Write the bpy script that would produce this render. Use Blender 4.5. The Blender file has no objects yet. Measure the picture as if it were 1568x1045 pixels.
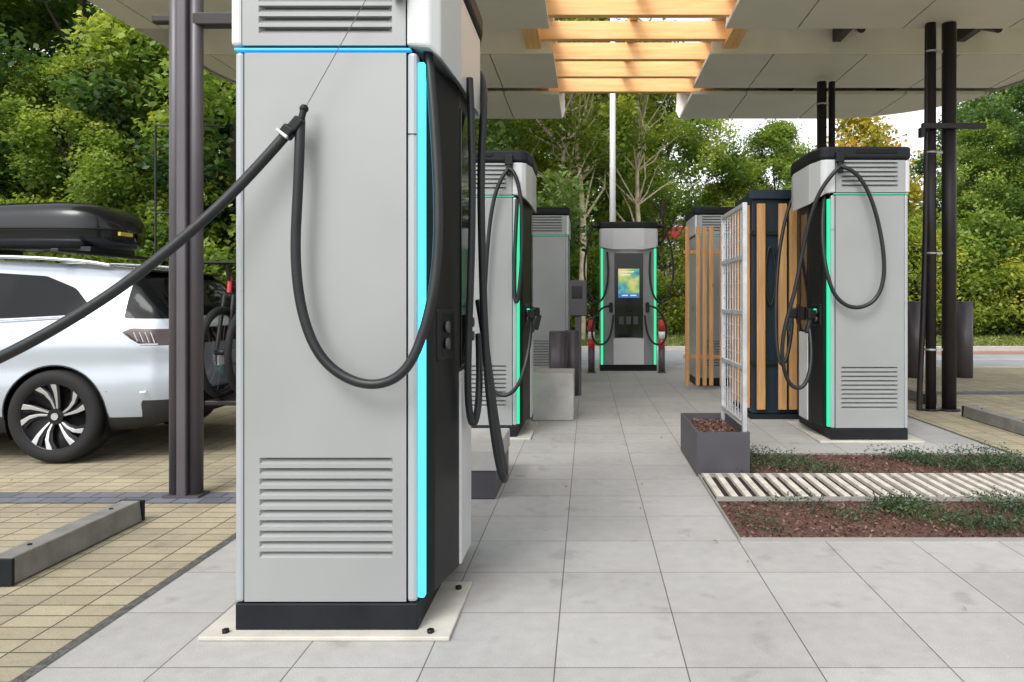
import bpy, bmesh, math, random
import numpy as np
from mathutils import Vector, Matrix
random.seed(7); np.random.seed(7)
S=bpy.context.scene
COL=S.collection
# ---------------------------------------------------------------- materials
MATS={}
def nmat(name):
    m=bpy.data.materials.new(name); m.use_nodes=True
    nt=m.node_tree; b=nt.nodes['Principled BSDF']
    return m,nt,b
def N(nt,t,**k):
    n=nt.nodes.new(t)
    for a,v in k.items(): setattr(n,a,v)
    return n
def mat(name,col,rough=.5,metal=0.,var=.08,scale=3.,bump=0.,bscale=60.,emit=None,es=0.,coat=0.,fine=0.,spec=.5):
    if name in MATS: return MATS[name]
    m,nt,b=nmat(name)
    L=nt.links
    geo=N(nt,'ShaderNodeNewGeometry')
    no=N(nt,'ShaderNodeTexNoise'); no.inputs['Scale'].default_value=scale; no.inputs['Detail'].default_value=5
    L.new(geo.outputs['Position'],no.inputs['Vector'])
    mp=N(nt,'ShaderNodeMapRange'); mp.inputs[1].default_value=.3; mp.inputs[2].default_value=.7
    mp.inputs[3].default_value=1-var; mp.inputs[4].default_value=1+var
    L.new(no.outputs['Fac'],mp.inputs[0])
    fac=mp.outputs[0]
    if fine>0:
        n3=N(nt,'ShaderNodeTexNoise'); n3.inputs['Scale'].default_value=220; n3.inputs['Detail'].default_value=3
        L.new(geo.outputs['Position'],n3.inputs['Vector'])
        m3=N(nt,'ShaderNodeMapRange'); m3.inputs[1].default_value=.3; m3.inputs[2].default_value=.7
        m3.inputs[3].default_value=1-fine; m3.inputs[4].default_value=1+fine
        L.new(n3.outputs['Fac'],m3.inputs[0])
        mm=N(nt,'ShaderNodeMath',operation='MULTIPLY'); L.new(fac,mm.inputs[0]); L.new(m3.outputs[0],mm.inputs[1]); fac=mm.outputs[0]
    vm=N(nt,'ShaderNodeVectorMath',operation='SCALE'); vm.inputs[0].default_value=col[:3]
    L.new(fac,vm.inputs['Scale']); L.new(vm.outputs[0],b.inputs['Base Color'])
    b.inputs['Metallic'].default_value=metal; b.inputs['Specular IOR Level'].default_value=spec
    b.inputs['Coat Weight'].default_value=coat
    if coat: b.inputs['Coat Roughness'].default_value=.05
    mr=N(nt,'ShaderNodeMapRange'); mr.inputs[3].default_value=max(0,rough-.07); mr.inputs[4].default_value=min(1,rough+.07)
    L.new(no.outputs['Fac'],mr.inputs[0]); L.new(mr.outputs[0],b.inputs['Roughness'])
    if bump>0:
        n2=N(nt,'ShaderNodeTexNoise'); n2.inputs['Scale'].default_value=bscale; n2.inputs['Detail'].default_value=4
        L.new(geo.outputs['Position'],n2.inputs['Vector'])
        bp=N(nt,'ShaderNodeBump'); bp.inputs['Strength'].default_value=bump; bp.inputs['Distance'].default_value=.01
        L.new(n2.outputs['Fac'],bp.inputs['Height']); L.new(bp.outputs[0],b.inputs['Normal'])
    if emit:
        b.inputs['Emission Color'].default_value=(*emit,1); b.inputs['Emission Strength'].default_value=es
    MATS[name]=m; return m

def brickmat(name,c1,c2,mort,bw,rh,off,ox,oy,ms=.004,stain=.12,rough=.75,bump=.3):
    m,nt,b=nmat(name); L=nt.links
    geo=N(nt,'ShaderNodeNewGeometry')
    mpn=N(nt,'ShaderNodeMapping'); mpn.inputs['Location'].default_value=(-ox,-oy,0)
    L.new(geo.outputs['Position'],mpn.inputs['Vector'])
    br=N(nt,'ShaderNodeTexBrick'); br.offset=off; br.squash=1
    br.inputs['Scale'].default_value=1; br.inputs['Brick Width'].default_value=bw; br.inputs['Row Height'].default_value=rh
    br.inputs['Mortar Size'].default_value=ms; br.inputs['Mortar Smooth'].default_value=.3
    br.inputs['Color1'].default_value=(*c1,1); br.inputs['Color2'].default_value=(*c2,1); br.inputs['Mortar'].default_value=(*mort,1)
    L.new(mpn.outputs[0],br.inputs['Vector'])
    def noise(sc,lo,hi,det=5,a0=.3,a1=.7):
        n=N(nt,'ShaderNodeTexNoise'); n.inputs['Scale'].default_value=sc; n.inputs['Detail'].default_value=det
        L.new(geo.outputs['Position'],n.inputs['Vector'])
        r=N(nt,'ShaderNodeMapRange'); r.inputs[1].default_value=a0; r.inputs[2].default_value=a1
        r.inputs[3].default_value=lo; r.inputs[4].default_value=hi
        L.new(n.outputs['Fac'],r.inputs[0]); return r.outputs[0]
    fs=[noise(1.3,1-stain,1+stain*.6,8),noise(260,.80,1.17,2),noise(14,.94,1.05,6),noise(5.5,.82,1.0,9,.30,.40)]
    cur=fs[0]
    for f in fs[1:]:
        mm=N(nt,'ShaderNodeMath',operation='MULTIPLY'); L.new(cur,mm.inputs[0]); L.new(f,mm.inputs[1]); cur=mm.outputs[0]
    vm=N(nt,'ShaderNodeVectorMath',operation='SCALE'); L.new(br.outputs['Color'],vm.inputs[0]); L.new(cur,vm.inputs['Scale'])
    L.new(vm.outputs[0],b.inputs['Base Color']); b.inputs['Roughness'].default_value=rough
    mi=N(nt,'ShaderNodeMath',operation='MULTIPLY_ADD'); mi.inputs[1].default_value=-1; mi.inputs[2].default_value=1
    L.new(br.outputs['Fac'],mi.inputs[0])
    n2=N(nt,'ShaderNodeTexNoise'); n2.inputs['Scale'].default_value=150; L.new(geo.outputs['Position'],n2.inputs['Vector'])
    ad=N(nt,'ShaderNodeMath',operation='MULTIPLY_ADD'); ad.inputs[1].default_value=.25
    L.new(n2.outputs['Fac'],ad.inputs[0]); L.new(mi.outputs[0],ad.inputs[2])
    bp=N(nt,'ShaderNodeBump'); bp.inputs['Strength'].default_value=bump; bp.inputs['Distance'].default_value=.006
    L.new(ad.outputs[0],bp.inputs['Height']); L.new(bp.outputs[0],b.inputs['Normal'])
    return m

def woodmat(name,c1,c2,axis=2,rough=.6):
    m,nt,b=nmat(name); L=nt.links
    geo=N(nt,'ShaderNodeNewGeometry'); mp=N(nt,'ShaderNodeMapping')
    sc=[22,22,22]; sc[axis]=1.5; mp.inputs['Scale'].default_value=sc
    L.new(geo.outputs['Position'],mp.inputs['Vector'])
    n=N(nt,'ShaderNodeTexNoise'); n.inputs['Scale'].default_value=1; n.inputs['Detail'].default_value=6; n.inputs['Distortion'].default_value=.6
    L.new(mp.outputs[0],n.inputs['Vector'])
    r=N(nt,'ShaderNodeValToRGB'); r.color_ramp.elements[0].position=.3; r.color_ramp.elements[1].position=.7
    r.color_ramp.elements[0].color=(*c1,1); r.color_ramp.elements[1].color=(*c2,1)
    L.new(n.outputs['Fac'],r.inputs[0])
    v=N(nt,'ShaderNodeTexVoronoi'); v.inputs['Scale'].default_value=2.2; L.new(geo.outputs['Position'],v.inputs['Vector'])
    k=N(nt,'ShaderNodeMapRange'); k.inputs[1].default_value=.04; k.inputs[2].default_value=.09; k.inputs[3].default_value=.45; k.inputs[4].default_value=1
    L.new(v.outputs['Distance'],k.inputs[0])
    vm=N(nt,'ShaderNodeVectorMath',operation='SCALE'); L.new(r.outputs[0],vm.inputs[0]); L.new(k.outputs[0],vm.inputs['Scale'])
    L.new(vm.outputs[0],b.inputs['Base Color']); b.inputs['Roughness'].default_value=rough
    return m

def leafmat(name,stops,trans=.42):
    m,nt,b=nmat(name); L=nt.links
    at=N(nt,'ShaderNodeAttribute'); at.attribute_name='tone'
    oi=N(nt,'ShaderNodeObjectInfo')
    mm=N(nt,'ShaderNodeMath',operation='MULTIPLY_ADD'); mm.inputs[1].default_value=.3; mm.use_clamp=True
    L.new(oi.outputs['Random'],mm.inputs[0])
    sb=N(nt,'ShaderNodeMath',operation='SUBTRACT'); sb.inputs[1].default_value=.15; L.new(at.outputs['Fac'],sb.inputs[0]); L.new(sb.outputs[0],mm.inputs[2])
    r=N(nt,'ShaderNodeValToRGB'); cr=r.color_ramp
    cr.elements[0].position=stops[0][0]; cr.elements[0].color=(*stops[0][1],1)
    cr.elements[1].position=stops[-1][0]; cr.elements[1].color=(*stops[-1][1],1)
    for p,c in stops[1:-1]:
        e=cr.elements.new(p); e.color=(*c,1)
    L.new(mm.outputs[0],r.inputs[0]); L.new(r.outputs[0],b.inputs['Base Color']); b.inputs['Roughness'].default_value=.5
    b.inputs['Specular IOR Level'].default_value=.35
    tr=N(nt,'ShaderNodeBsdfTranslucent'); vs=N(nt,'ShaderNodeVectorMath',operation='MULTIPLY'); vs.inputs[1].default_value=(1.9,1.8,.8)
    L.new(r.outputs[0],vs.inputs[0]); L.new(vs.outputs[0],tr.inputs['Color'])
    mx=N(nt,'ShaderNodeMixShader'); mx.inputs[0].default_value=trans
    L.new(b.outputs[0],mx.inputs[1]); L.new(tr.outputs[0],mx.inputs[2])
    L.new(mx.outputs[0],nt.nodes['Material Output'].inputs['Surface'])
    return m

# ---------------------------------------------------------------- mesh helpers
def empty(name,loc=(0,0,0),rz=0):
    e=bpy.data.objects.new(name,None); COL.objects.link(e); e.location=loc; e.rotation_euler=(0,0,rz); e.empty_display_size=.2
    return e
def mesh(name,verts,faces,m,parent=None,smooth=False,bevel=0,seg=2):
    me=bpy.data.meshes.new(name); me.from_pydata([tuple(v) for v in verts],[],faces)
    bm=bmesh.new(); bm.from_mesh(me); bmesh.ops.recalc_face_normals(bm,faces=bm.faces); bm.to_mesh(me); bm.free()
    o=bpy.data.objects.new(name,me); COL.objects.link(o)
    if m: me.materials.append(m)
    if parent: o.parent=parent
    if smooth:
        for p in me.polygons: p.use_smooth=True
    if bevel:
        md=o.modifiers.new('b','BEVEL'); md.width=bevel; md.segments=seg; md.limit_method='ANGLE'
    return o
def box(name,x0,x1,y0,y1,z0,z1,m,parent=None,bevel=0,seg=2):
    v=[(x,y,z) for x in(x0,x1) for y in(y0,y1) for z in(z0,z1)]
    f=[(0,1,3,2),(4,6,7,5),(0,4,5,1),(2,3,7,6),(0,2,6,4),(1,5,7,3)]
    return mesh(name,v,f,m,parent,False,bevel,seg)
def prism(name,pts,z0,z1,m,parent=None,bevel=0,seg=2):
    n=len(pts); v=[(x,y,z0) for x,y in pts]+[(x,y,z1) for x,y in pts]
    f=[tuple(range(n))[::-1],tuple(range(n,2*n))]+[(i,(i+1)%n,n+(i+1)%n,n+i) for i in range(n)]
    return mesh(name,v,f,m,parent,False,bevel,seg)
def obox(name,c,hs,rz,m,parent=None,bevel=0,rx=0,ry=0):
    M=Matrix.Translation(c)@Matrix.Rotation(rz,4,'Z')@Matrix.Rotation(ry,4,'Y')@Matrix.Rotation(rx,4,'X')
    v=[M@Vector((sx*hs[0],sy*hs[1],sz*hs[2])) for sx in(-1,1) for sy in(-1,1) for sz in(-1,1)]
    f=[(0,1,3,2),(4,6,7,5),(0,4,5,1),(2,3,7,6),(0,2,6,4),(1,5,7,3)]
    return mesh(name,v,f,m,parent,False,bevel)
def tube(name,pts,r,m,parent=None,smooth=True,local=False):
    cu=bpy.data.curves.new(name,'CURVE'); cu.dimensions='3D'; cu.bevel_depth=r; cu.bevel_resolution=4; cu.use_fill_caps=True
    sp=cu.splines.new('NURBS' if smooth and len(pts)>2 else 'POLY'); sp.points.add(len(pts)-1)
    inv=None
    if parent is not None and not local:
        inv=(Matrix.Translation(parent.location)@Matrix.Rotation(parent.rotation_euler.z,4,'Z')).inverted()
    for i,p in enumerate(pts):
        q=Vector(p)
        if inv: q=inv@q
        sp.points[i].co=(*q,1)
    if sp.type=='NURBS': sp.order_u=min(4,len(pts)); sp.use_endpoint_u=True; sp.resolution_u=10
    cu.materials.append(m)
    o=bpy.data.objects.new(name,cu); COL.objects.link(o)
    if parent: o.parent=parent
    return o
def cyl(name,c,r,h,m,parent=None,axis='Z',seg=24,r2=None,bevel=0):
    r2=r if r2 is None else r2
    v=[];
    for k,(rr,zz) in enumerate(((r,0),(r2,h))):
        for i in range(seg):
            a=2*math.pi*i/seg; p=(rr*math.cos(a),rr*math.sin(a),zz)
            if axis=='Y': p=(p[0],p[2],p[1])
            if axis=='X': p=(p[2],p[0],p[1])
            v.append((c[0]+p[0],c[1]+p[1],c[2]+p[2]))
    f=[tuple(range(seg)),tuple(range(seg,2*seg))]+[(i,(i+1)%seg,seg+(i+1)%seg,seg+i) for i in range(seg)]
    o=mesh(name,v,f,m,parent,False,bevel)
    for p in o.data.polygons:
        if len(p.vertices)==4: p.use_smooth=True
    return o

# ---------------------------------------------------------------- material set
M_panel=mat('charger_grey_paint',(.272,.282,.282),.36,.12,.07,1.6,.03,400)
M_hood=mat('charger_light_paint',(.50,.51,.52),.32,.05,.03,2)
M_trim=mat('charger_trim_paint',(.33,.35,.37),.30,.15,.03)
M_dark=mat('charger_black_plastic',(.0085,.009,.010),.40,0,.15,5,.05,500,spec=.22)
M_dark2=mat('charger_black_recess',(.004,.004,.005),.35,spec=.2)
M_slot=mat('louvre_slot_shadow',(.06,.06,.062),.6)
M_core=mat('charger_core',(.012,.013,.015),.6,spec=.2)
M_plinth=mat('plinth_anthracite',(.009,.011,.014),.5,0,.2,8,.1,200,spec=.2)
M_cable=mat('rubber_cable',(.013,.014,.016),.38,0,.25,9,.05,80,spec=.35)
M_cyan=mat('led_cyan',(.02,.25,.4),.4,emit=(.055,.72,1.0),es=2.4,spec=.1)
M_cyan_dim=mat('led_cyan_line',(.05,.25,.4),.4,emit=(.005,.42,.9),es=.85)
M_green=mat('led_green',(.01,.2,.1),.4,emit=(.015,.92,.36),es=1.15,spec=.1)
M_green_dim=mat('led_green_line',(.1,.38,.28),.4,emit=(.01,.60,.33),es=.45)
M_screen=mat('screen_glass',(.006,.007,.008),.06,0,.0,spec=.35)
M_steel=mat('column_dark_steel',(.080,.072,.082),.42,.2,.08,6)
M_steel2=mat('column_black_steel',(.024,.021,.022),.42,.2,.1,6,spec=.35)
M_galv=mat('galvanised_steel',(.42,.43,.44),.45,.4,.15,12)
M_conc=mat('precast_concrete',(.38,.37,.35),.85,0,.16,4,.3,120,fine=.12)
M_pad=mat('base_pad_stone',(.46,.44,.385),.7,0,.14,6,.1,200,fine=.06)
M_navy=mat('navy_steel',(.010,.020,.034),.4,0,.1,spec=.3)
M_planter=mat('planter_anthracite',(.062,.060,.068),.5,0,.1,5,.1,200,spec=.35)
M_bark=mat('tree_bark',(.09,.07,.05),.9,0,.35,12,.8,30)
M_birch=mat('light_bark',(.48,.40,.28),.85,0,.35,6,.5,30)
M_can=mat('canopy_soffit_panel',(.66,.63,.575),.55,0,.05,1.5)
M_fascia=mat('canopy_fascia',(.80,.77,.71),.6,0,.05)
M_redp=mat('red_paint',(.5,.03,.03),.45)
M_whitep=mat('white_paint',(.75,.75,.75),.45)
M_woodx=woodmat('rafter_wood',(.84,.43,.15),(.92,.58,.27),0)
M_woody=woodmat('stringer_wood',(.72,.38,.14),(.86,.54,.25),1)
M_woodz=woodmat('slat_wood',(.36,.175,.06),(.56,.31,.12),2)

# ---------------------------------------------------------------- world and sun
w=bpy.data.worlds.new("World"); S.world=w; w.use_nodes=True
nt=w.node_tree; bg=nt.nodes['Background']
sky=nt.nodes.new('ShaderNodeTexSky'); sky.sky_type='NISHITA'; sky.sun_disc=False
SE=math.radians(48); SR=math.radians(205)
sky.sun_elevation=SE; sky.sun_rotation=SR; sky.air_density=1.0; sky.dust_density=3.0; sky.ozone_density=1.0
hs=nt.nodes.new('ShaderNodeHueSaturation'); hs.inputs['Saturation'].default_value=.12; hs.inputs['Value'].default_value=2.1
nt.links.new(sky.outputs[0],hs.inputs['Color']); nt.links.new(hs.outputs[0],bg.inputs['Color'])
bg.inputs['Strength'].default_value=.15
sl=bpy.data.lights.new('sun','SUN'); sl.energy=1.3; sl.angle=math.radians(22); sl.color=(1,.96,.9)
so=bpy.data.objects.new('sun',sl); COL.objects.link(so)
az=SR
d=Vector((math.sin(az)*math.cos(SE),math.cos(az)*math.cos(SE),math.sin(SE)))
so.rotation_euler=d.to_track_quat('Z','Y').to_euler(); so.location=(0,-5,12)

# ---------------------------------------------------------------- camera
cd=bpy.data.cameras.new('camera'); cam=bpy.data.objects.new('camera',cd); COL.objects.link(cam)
cam.location=(0,0,1.2); cam.rotation_euler=(math.radians(90),0,0); cd.sensor_width=36; cd.lens=26.4
cd.shift_x=-.074; cd.shift_y=-.0399; cd.clip_end=2000; cd.clip_start=.05
S.camera=cam
S.view_settings.view_transform='Standard'

# ---------------------------------------------------------------- ground
def sheet(name,x0,x1,y0,y1,z,m,th=0):
    return mesh(name,[(x0,y0,z),(x1,y0,z),(x1,y1,z),(x0,y1,z)],[(0,1,2,3)],m)
M_grass=mat('grass_ground',(.13,.17,.045),.95,0,.35,1.2,.6,40,fine=.3)
sheet('ground',-600,600,-300,900,-.024,M_grass)
M_block=brickmat('beige_block_paving',(.385,.335,.225),(.295,.262,.18),(.07,.063,.045),.2,.1,0.,-1.78,2.87,.0045,.18,.85,.5)
M_tile=brickmat('slab_paving_mat',(.378,.372,.36),(.338,.332,.322),(.10,.095,.087),.43,.43,0.,-.1075-.43*40,2.452-.43*40,.0026,.12,.7,.3)
M_band=brickmat('dark_sett_band',(.09,.105,.125),(.15,.16,.18),(.04,.04,.04),.16,.125,.5,0,4.45,.006,.15,.8,.6)
M_asph=mat('asphalt_road',(.31,.32,.335),.75,0,.12,1.5,.3,200,fine=.2)
sheet('block_paving',-14,-1.78,-3,13.4,-.006,M_block)
sheet('block_paving',3.30,16,-3,13.4,-.006,M_block)
sheet('slab_paving',-1.775,3.295,-3,13.4,0,M_tile)
sheet('sett_band',-14,-1.83,4.45,4.70,-.002,M_band)
sheet('sett_band',3.35,16,9.6,9.9,-.002,M_band)
M_joint=mat('edge_joint',(.08,.08,.07),.95,0,.4,30,.8,80,fine=.4)
sheet('edge_joint_strip',-1.815,-1.772,-3,13.4,.0022,M_joint)
sheet('edge_joint_strip',3.292,3.33,-3,13.4,.0022,M_joint)
sheet('road',-80,80,13.7,17.9,-.018,M_asph)
M_kerb=mat('kerb_concrete',(.40,.38,.35),.85,0,.12,3,.2,100)
box('kerb',-80,80,13.4,13.7,-.02,.004,M_kerb)
box('kerb',-80,80,17.9,18.05,-.02,.10,M_kerb,bevel=.01)
M_red=mat('reddish_footway',(.30,.17,.13),.9,0,.15,2,.2,100)
sheet('footway',5.5,80,16.9,17.88,-.013,M_red)
M_line=mat('road_marking_paint',(.7,.7,.69),.6,0,.12,8)
for k in range(12): sheet('road_marking',-14+k*4.2,-12+k*4.2,15.4,15.52,-.0135,M_line)

# ---------------------------------------------------------------- charger
W=.656; D=.95
m,nt2,b=nmat('display_picture'); L=nt2.links
tc=N(nt2,'ShaderNodeNewGeometry'); n1=N(nt2,'ShaderNodeTexNoise'); n1.inputs['Scale'].default_value=4.2; n1.inputs['Detail'].default_value=3
L.new(tc.outputs['Position'],n1.inputs['Vector'])
sep=N(nt2,'ShaderNodeSeparateXYZ'); L.new(tc.outputs['Position'],sep.inputs[0])
mz=N(nt2,'ShaderNodeMapRange'); mz.inputs[1].default_value=1.24; mz.inputs[2].default_value=1.72; mz.inputs[3].default_value=-.12; mz.inputs[4].default_value=.12
L.new(sep.outputs['Z'],mz.inputs[0])
ad=N(nt2,'ShaderNodeMath',operation='ADD'); L.new(n1.outputs['Fac'],ad.inputs[0]); L.new(mz.outputs[0],ad.inputs[1])
r=N(nt2,'ShaderNodeValToRGB'); cr=r.color_ramp; cr.elements[0].position=.40; cr.elements[0].color=(.02,.16,.42,1); cr.elements[1].position=.64; cr.elements[1].color=(.85,.72,.25,1)
x=cr.elements.new(.47); x.color=(.06,.42,.50,1); x=cr.elements.new(.54); x.color=(.25,.55,.10,1)
L.new(ad.outputs[0],r.inputs[0]); L.new(r.outputs[0],b.inputs['Emission Color']); b.inputs['Emission Strength'].default_value=.8
b.inputs['Base Color'].default_value=(.02,.02,.02,1); b.inputs['Roughness'].default_value=.1
M_disp=m
M_txt=mat('display_text',(.1,.1,.1),.2,emit=(.85,.9,.95),es=.8); M_foot=mat('display_footer',(.02,.05,.1),.2,emit=(.02,.16,.5),es=.8)
def charger(loc,mirror=False,rz=0,led=M_green,line=M_green_dim,name='ev_charging_station',light_hmi=False,conn=True,bracket=True):
    e=empty(name,loc,rz)
    def X(x): return W-x if mirror else x
    def bx(n,x0,x1,y0,y1,z0,z1,m,bevel=0):
        a,b=sorted((X(x0),X(x1))); return box(n,a,b,y0,y1,z0,z1,m,e,bevel)
    def pr(n,pts,z0,z1,m,bevel=0): return prism(n,[(X(x),y) for x,y in pts],z0,z1,m,e,bevel)
    def ob(n,c,hs_,r,m,bevel=0,**k): return obox(n,(X(c[0]),c[1],c[2]),hs_,-r if mirror else r,m,e,bevel,**k)
    bx('plinth',.0,W,.0,D,.012,.112,M_plinth,.006)
    bx('core',.012,W-.02,.022,D-.01,.112,2.39,M_core)
    bx('corner_post',.0,.030,.0,D,.115,2.09,M_trim,.010)
    bx('front_trim',.6175,.6535,.0,.05,.115,2.09,M_trim,.012)
    bx('rear_trim',.6175,.6535,D-.05,D,.115,2.09,M_trim,.012)
    bx('latch',.620,.652,-.002,.004,1.795,1.798,M_core)
    bx('back_panel',.034,.614,D-.02,D,.115,2.09,M_panel,.004)
    def front(n,x0,x1,z0,z1,lx0,lx1,lz0,lz1,k,y,m):
        xs=[x0,lx0,lx1,x1]; zs=[z0,lz0,lz1,z1]
        v=[];f=[]
        for z in zs:
            for x in xs: v.append((X(x),y,z))
        for j in range(3):
            for i in range(3):
                if i==1 and j==1: continue
                f.append((j*4+i,j*4+i+1,(j+1)*4+i+1,(j+1)*4+i))
        c=[(X(x0),y,z0),(X(x1),y,z0),(X(x1),y,z1),(X(x0),y,z1)]
        b0=len(v)
        for p in c: v.append(p)
        for p in c: v.append((p[0],y+.012,p[2]))
        for i in range(4): f.append((b0+i,b0+(i+1)%4,b0+4+(i+1)%4,b0+4+i))
        mesh(n,v,f,m,e)
        v=[];f=[];p=(lz1-lz0)/k
        prof=[(0,lz1)]
        for s in range(k):
            zt=lz1-s*p
            prof+= [(0,zt-.0015),(.019,zt-.003),(.019,zt-.009),(0,zt-p*.66),(0,zt-p)]
        ins=.012
        for (yy,zz) in prof:
            v.append((X(lx0+ (ins if yy>.005 else 0)),y+yy,zz)); v.append((X(lx1-(ins if yy>.005 else 0)),y+yy,zz))
        for i in range(len(prof)-1): f.append((2*i,2*i+1,2*i+3,2*i+2))
        mesh(n+'_louvres',v,f,m,e)
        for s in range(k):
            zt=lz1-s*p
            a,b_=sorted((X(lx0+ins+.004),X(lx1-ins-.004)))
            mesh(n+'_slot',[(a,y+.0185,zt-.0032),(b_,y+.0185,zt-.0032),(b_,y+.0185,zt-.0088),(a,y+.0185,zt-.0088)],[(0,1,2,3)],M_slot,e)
        v=[];f=[]
        for s in range(k):
            zt=lz1-s*p
            for xx,i2 in ((lx0,ins),(lx1,-ins)):
                b=len(v)
                v+=[(X(xx),y,zt-.0015),(X(xx+i2),y+.019,zt-.003),(X(xx+i2),y+.019,zt-.009),(X(xx),y,zt-p*.66)]
                f.append((b,b+1,b+2,b+3))
        mesh(n+'_louvre_ends',v,f,m,e)
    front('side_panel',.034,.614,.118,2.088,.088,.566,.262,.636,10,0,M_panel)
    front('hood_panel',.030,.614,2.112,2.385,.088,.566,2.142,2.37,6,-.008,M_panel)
    bx('status_line',-.002,.63,-.004,.03,2.0955,2.1045,line,.002)
    bx('hood_corner',-.012,.027,-.008,D,2.112,2.385,M_hood,.010)
    hp=[(.618,-.010),(.700,-.010),(.735,.02),(.775,.22),(.775,.73),(.735,.93),(.700,.96),(.618,.96)]
    n=len(hp); v=[];
    for x,y in hp: v.append((X(x),y,2.112 if y<0 or y>D else (2.075 if (y<.1 or y>.9) else 2.035)))
    for x,y in hp: v.append((X(x),y,2.39))
    f=[tuple(range(n)),tuple(range(n,2*n))]+[(i,(i+1)%n,n+(i+1)%n,n+i) for i in range(n)]
    mesh('hood',v,f,M_hood,e,False,.008)
    cp=[(-.02,-.018),(.70,-.018),(.745,.01),(.787,.22),(.787,.73),(.745,.94),(.70,.97),(-.02,.97)]
    cap=pr('roof_cap',cp,2.392,2.50,M_plinth,.022)
    bx('cap_recess',.10,.45,-.024,-.010,2.44,2.475,M_dark2,.004)
    for (ya,yb) in ((.016,.050),(D-.050,D-.016)):
        bx('led_strip',.6545,.676,ya,yb,.125,2.06,led,.004)
    bm_=M_panel if light_hmi else M_dark
    pl=[(.640,.054),(.676,.054),(.700,.080),(.745,.34),(.745,.61),(.700,.870),(.676,.896),(.640,.896)]
    n=len(pl); v=[]
    for zz in (.122,2.06):
        for x,y in pl: v.append((X(x),y,zz))
    f=[tuple(range(n)),tuple(range(n,2*n))]
    for i in range(n): f.append((i,(i+1)%n,n+(i+1)%n,n+i))
    mesh('operator_console',v,f,bm_,e,False,.008)
    bx('screen_surround',.738,.752,.24 if light_hmi else .365,.71 if light_hmi else .585,.58 if light_hmi else .93,1.98,M_screen,.004)
    bx('lower_cover',.738,.755,.22 if light_hmi else .345,.73 if light_hmi else .605,.13,.565 if light_hmi else .91,M_hood,.006)
    if light_hmi:
        bx('display',.7525,.7545,.30,.65,1.24,1.72,M_disp)
        bx('display_footer',.7547,.756,.30,.65,1.24,1.31,M_foot)
        for (a_,b_,z_) in ((.34,.56,1.66),(.34,.50,1.61),(.36,.46,1.27),(.50,.60,1.27)): bx('display_text',.7562,.7570,a_,b_,z_,z_+.018,M_txt)
        for k in range(3): bx('instruction_plate',.7525,.755,.31+.12*k,.39+.12*k,.80,.93,M_slot,.002)
    bx('card_reader',.752,.765,.42,.53,1.02,1.14,M_dark,.005)
    for sgn,(tx,ty) in ((1,(.713,.185)),(-1,(.713,.765))):
        r=-sgn*math.radians(10)
        if light_hmi: continue
        ob('holder_frame',(tx+.004,ty,1.07),(.012,.085,.100),r,M_dark,.012)
        ob('holder_recess',(tx+.0105,ty,1.07),(.007,.068,.083),r,M_dark2,.008)
        for dz in (.028,-.035):
            c=(X(tx+.018),ty-.02*sgn,1.07+dz)
            cyl('socket',(c[0]-.004,c[1],c[2]),.022,.012,M_slot,e,'X',16)
        if conn:
            ob('connector',(tx+.05,ty,1.08),(.042,.030,.05),r,M_dark,.014)
            ob('connector_grip',(tx+.075,ty,.985),(.020,.022,.075),r,M_cable,.012,ry=.25)
            ob('connector_light',(tx+.03,ty-.034*sgn,1.12),(.012,.003,.006),r,M_green,0)
    if bracket:
        bx('cable_bracket',.555,.625,-.055,-.012,2.36,2.45,M_dark,.008)
        bx('cable_clamp',.57,.61,-.065,-.02,2.27,2.36,M_dark,.008)
        bx('rear_cable_bracket',.555,.625,D+.012,D+.055,2.36,2.45,M_dark,.008)
    return e

# near charger
c1=charger((-1.266,2.695,0),led=M_cyan,line=M_cyan_dim,conn=False)
pad=box('charger_base_pad',-1.372,-.487,2.640,3.16,.001,.016,M_pad,bevel=.003)
for (bx_,by_) in ((-1.29,2.675),(-.56,2.675),(-.53,3.08)):
    cyl('bolt',(bx_,by_,.016),.013,.012,M_dark,pad,'Z',6)
R=.0172
tube('charging_cable',[(-1.007,2.63,1.835),(-1.002,2.615,1.77),(-1.011,2.62,1.564),(-1.024,2.62,1.382),(-1.008,2.62,1.18),(-.950,2.62,1.01),(-.850,2.615,.925),(-.735,2.61,.895),(-.625,2.61,.945),(-.570,2.62,1.09),(-.538,2.64,1.246),(-.525,2.66,1.45),(-.545,2.70,1.76),(-.570,2.73,2.0),(-.590,2.76,2.14)],R,M_cable,c1)
tube('charging_cable_to_vehicle',[(-1.010,2.63,1.835),(-1.055,2.62,1.774),(-1.198,2.6,1.598),(-1.332,2.55,1.445),(-1.522,2.5,1.262),(-1.704,2.45,1.125),(-1.878,2.4,1.012),(-2.19,2.4,.88),(-2.7,2.45,.72),(-3.2,2.5,.60),(-3.5,2.5,.3),(-3.6,2.5,.03),(-4.0,2.6,.02)],R+.0015,M_cable,c1)
tube('retractor_wire',[(-.993,2.63,1.867),(-.786,2.64,2.246),(-.70,2.655,2.41)],.0014,M_steel,c1,smooth=False)
def ball(name,c,r,m,p):
    me=bpy.data.meshes.new(name); bm=bmesh.new(); bmesh.ops.create_uvsphere(bm,u_segments=16,v_segments=10,radius=r)
    inv=(Matrix.Translation(p.location)@Matrix.Rotation(p.rotation_euler.z,4,'Z')).inverted()
    bm.transform(Matrix.Translation(inv@Vector(c)))
    for f in bm.faces: f.smooth=True
    bm.to_mesh(me); bm.free(); me.materials.append(m); o=bpy.data.objects.new(name,me); COL.objects.link(o); o.parent=p; return o
ball('wire_stop',(-.993,2.628,1.870),.0155,M_dark,c1)
tube('cable_saddle_stem',[(-.993,2.628,1.87),(-1.003,2.62,1.82)],.012,M_dark,c1,False)
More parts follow.
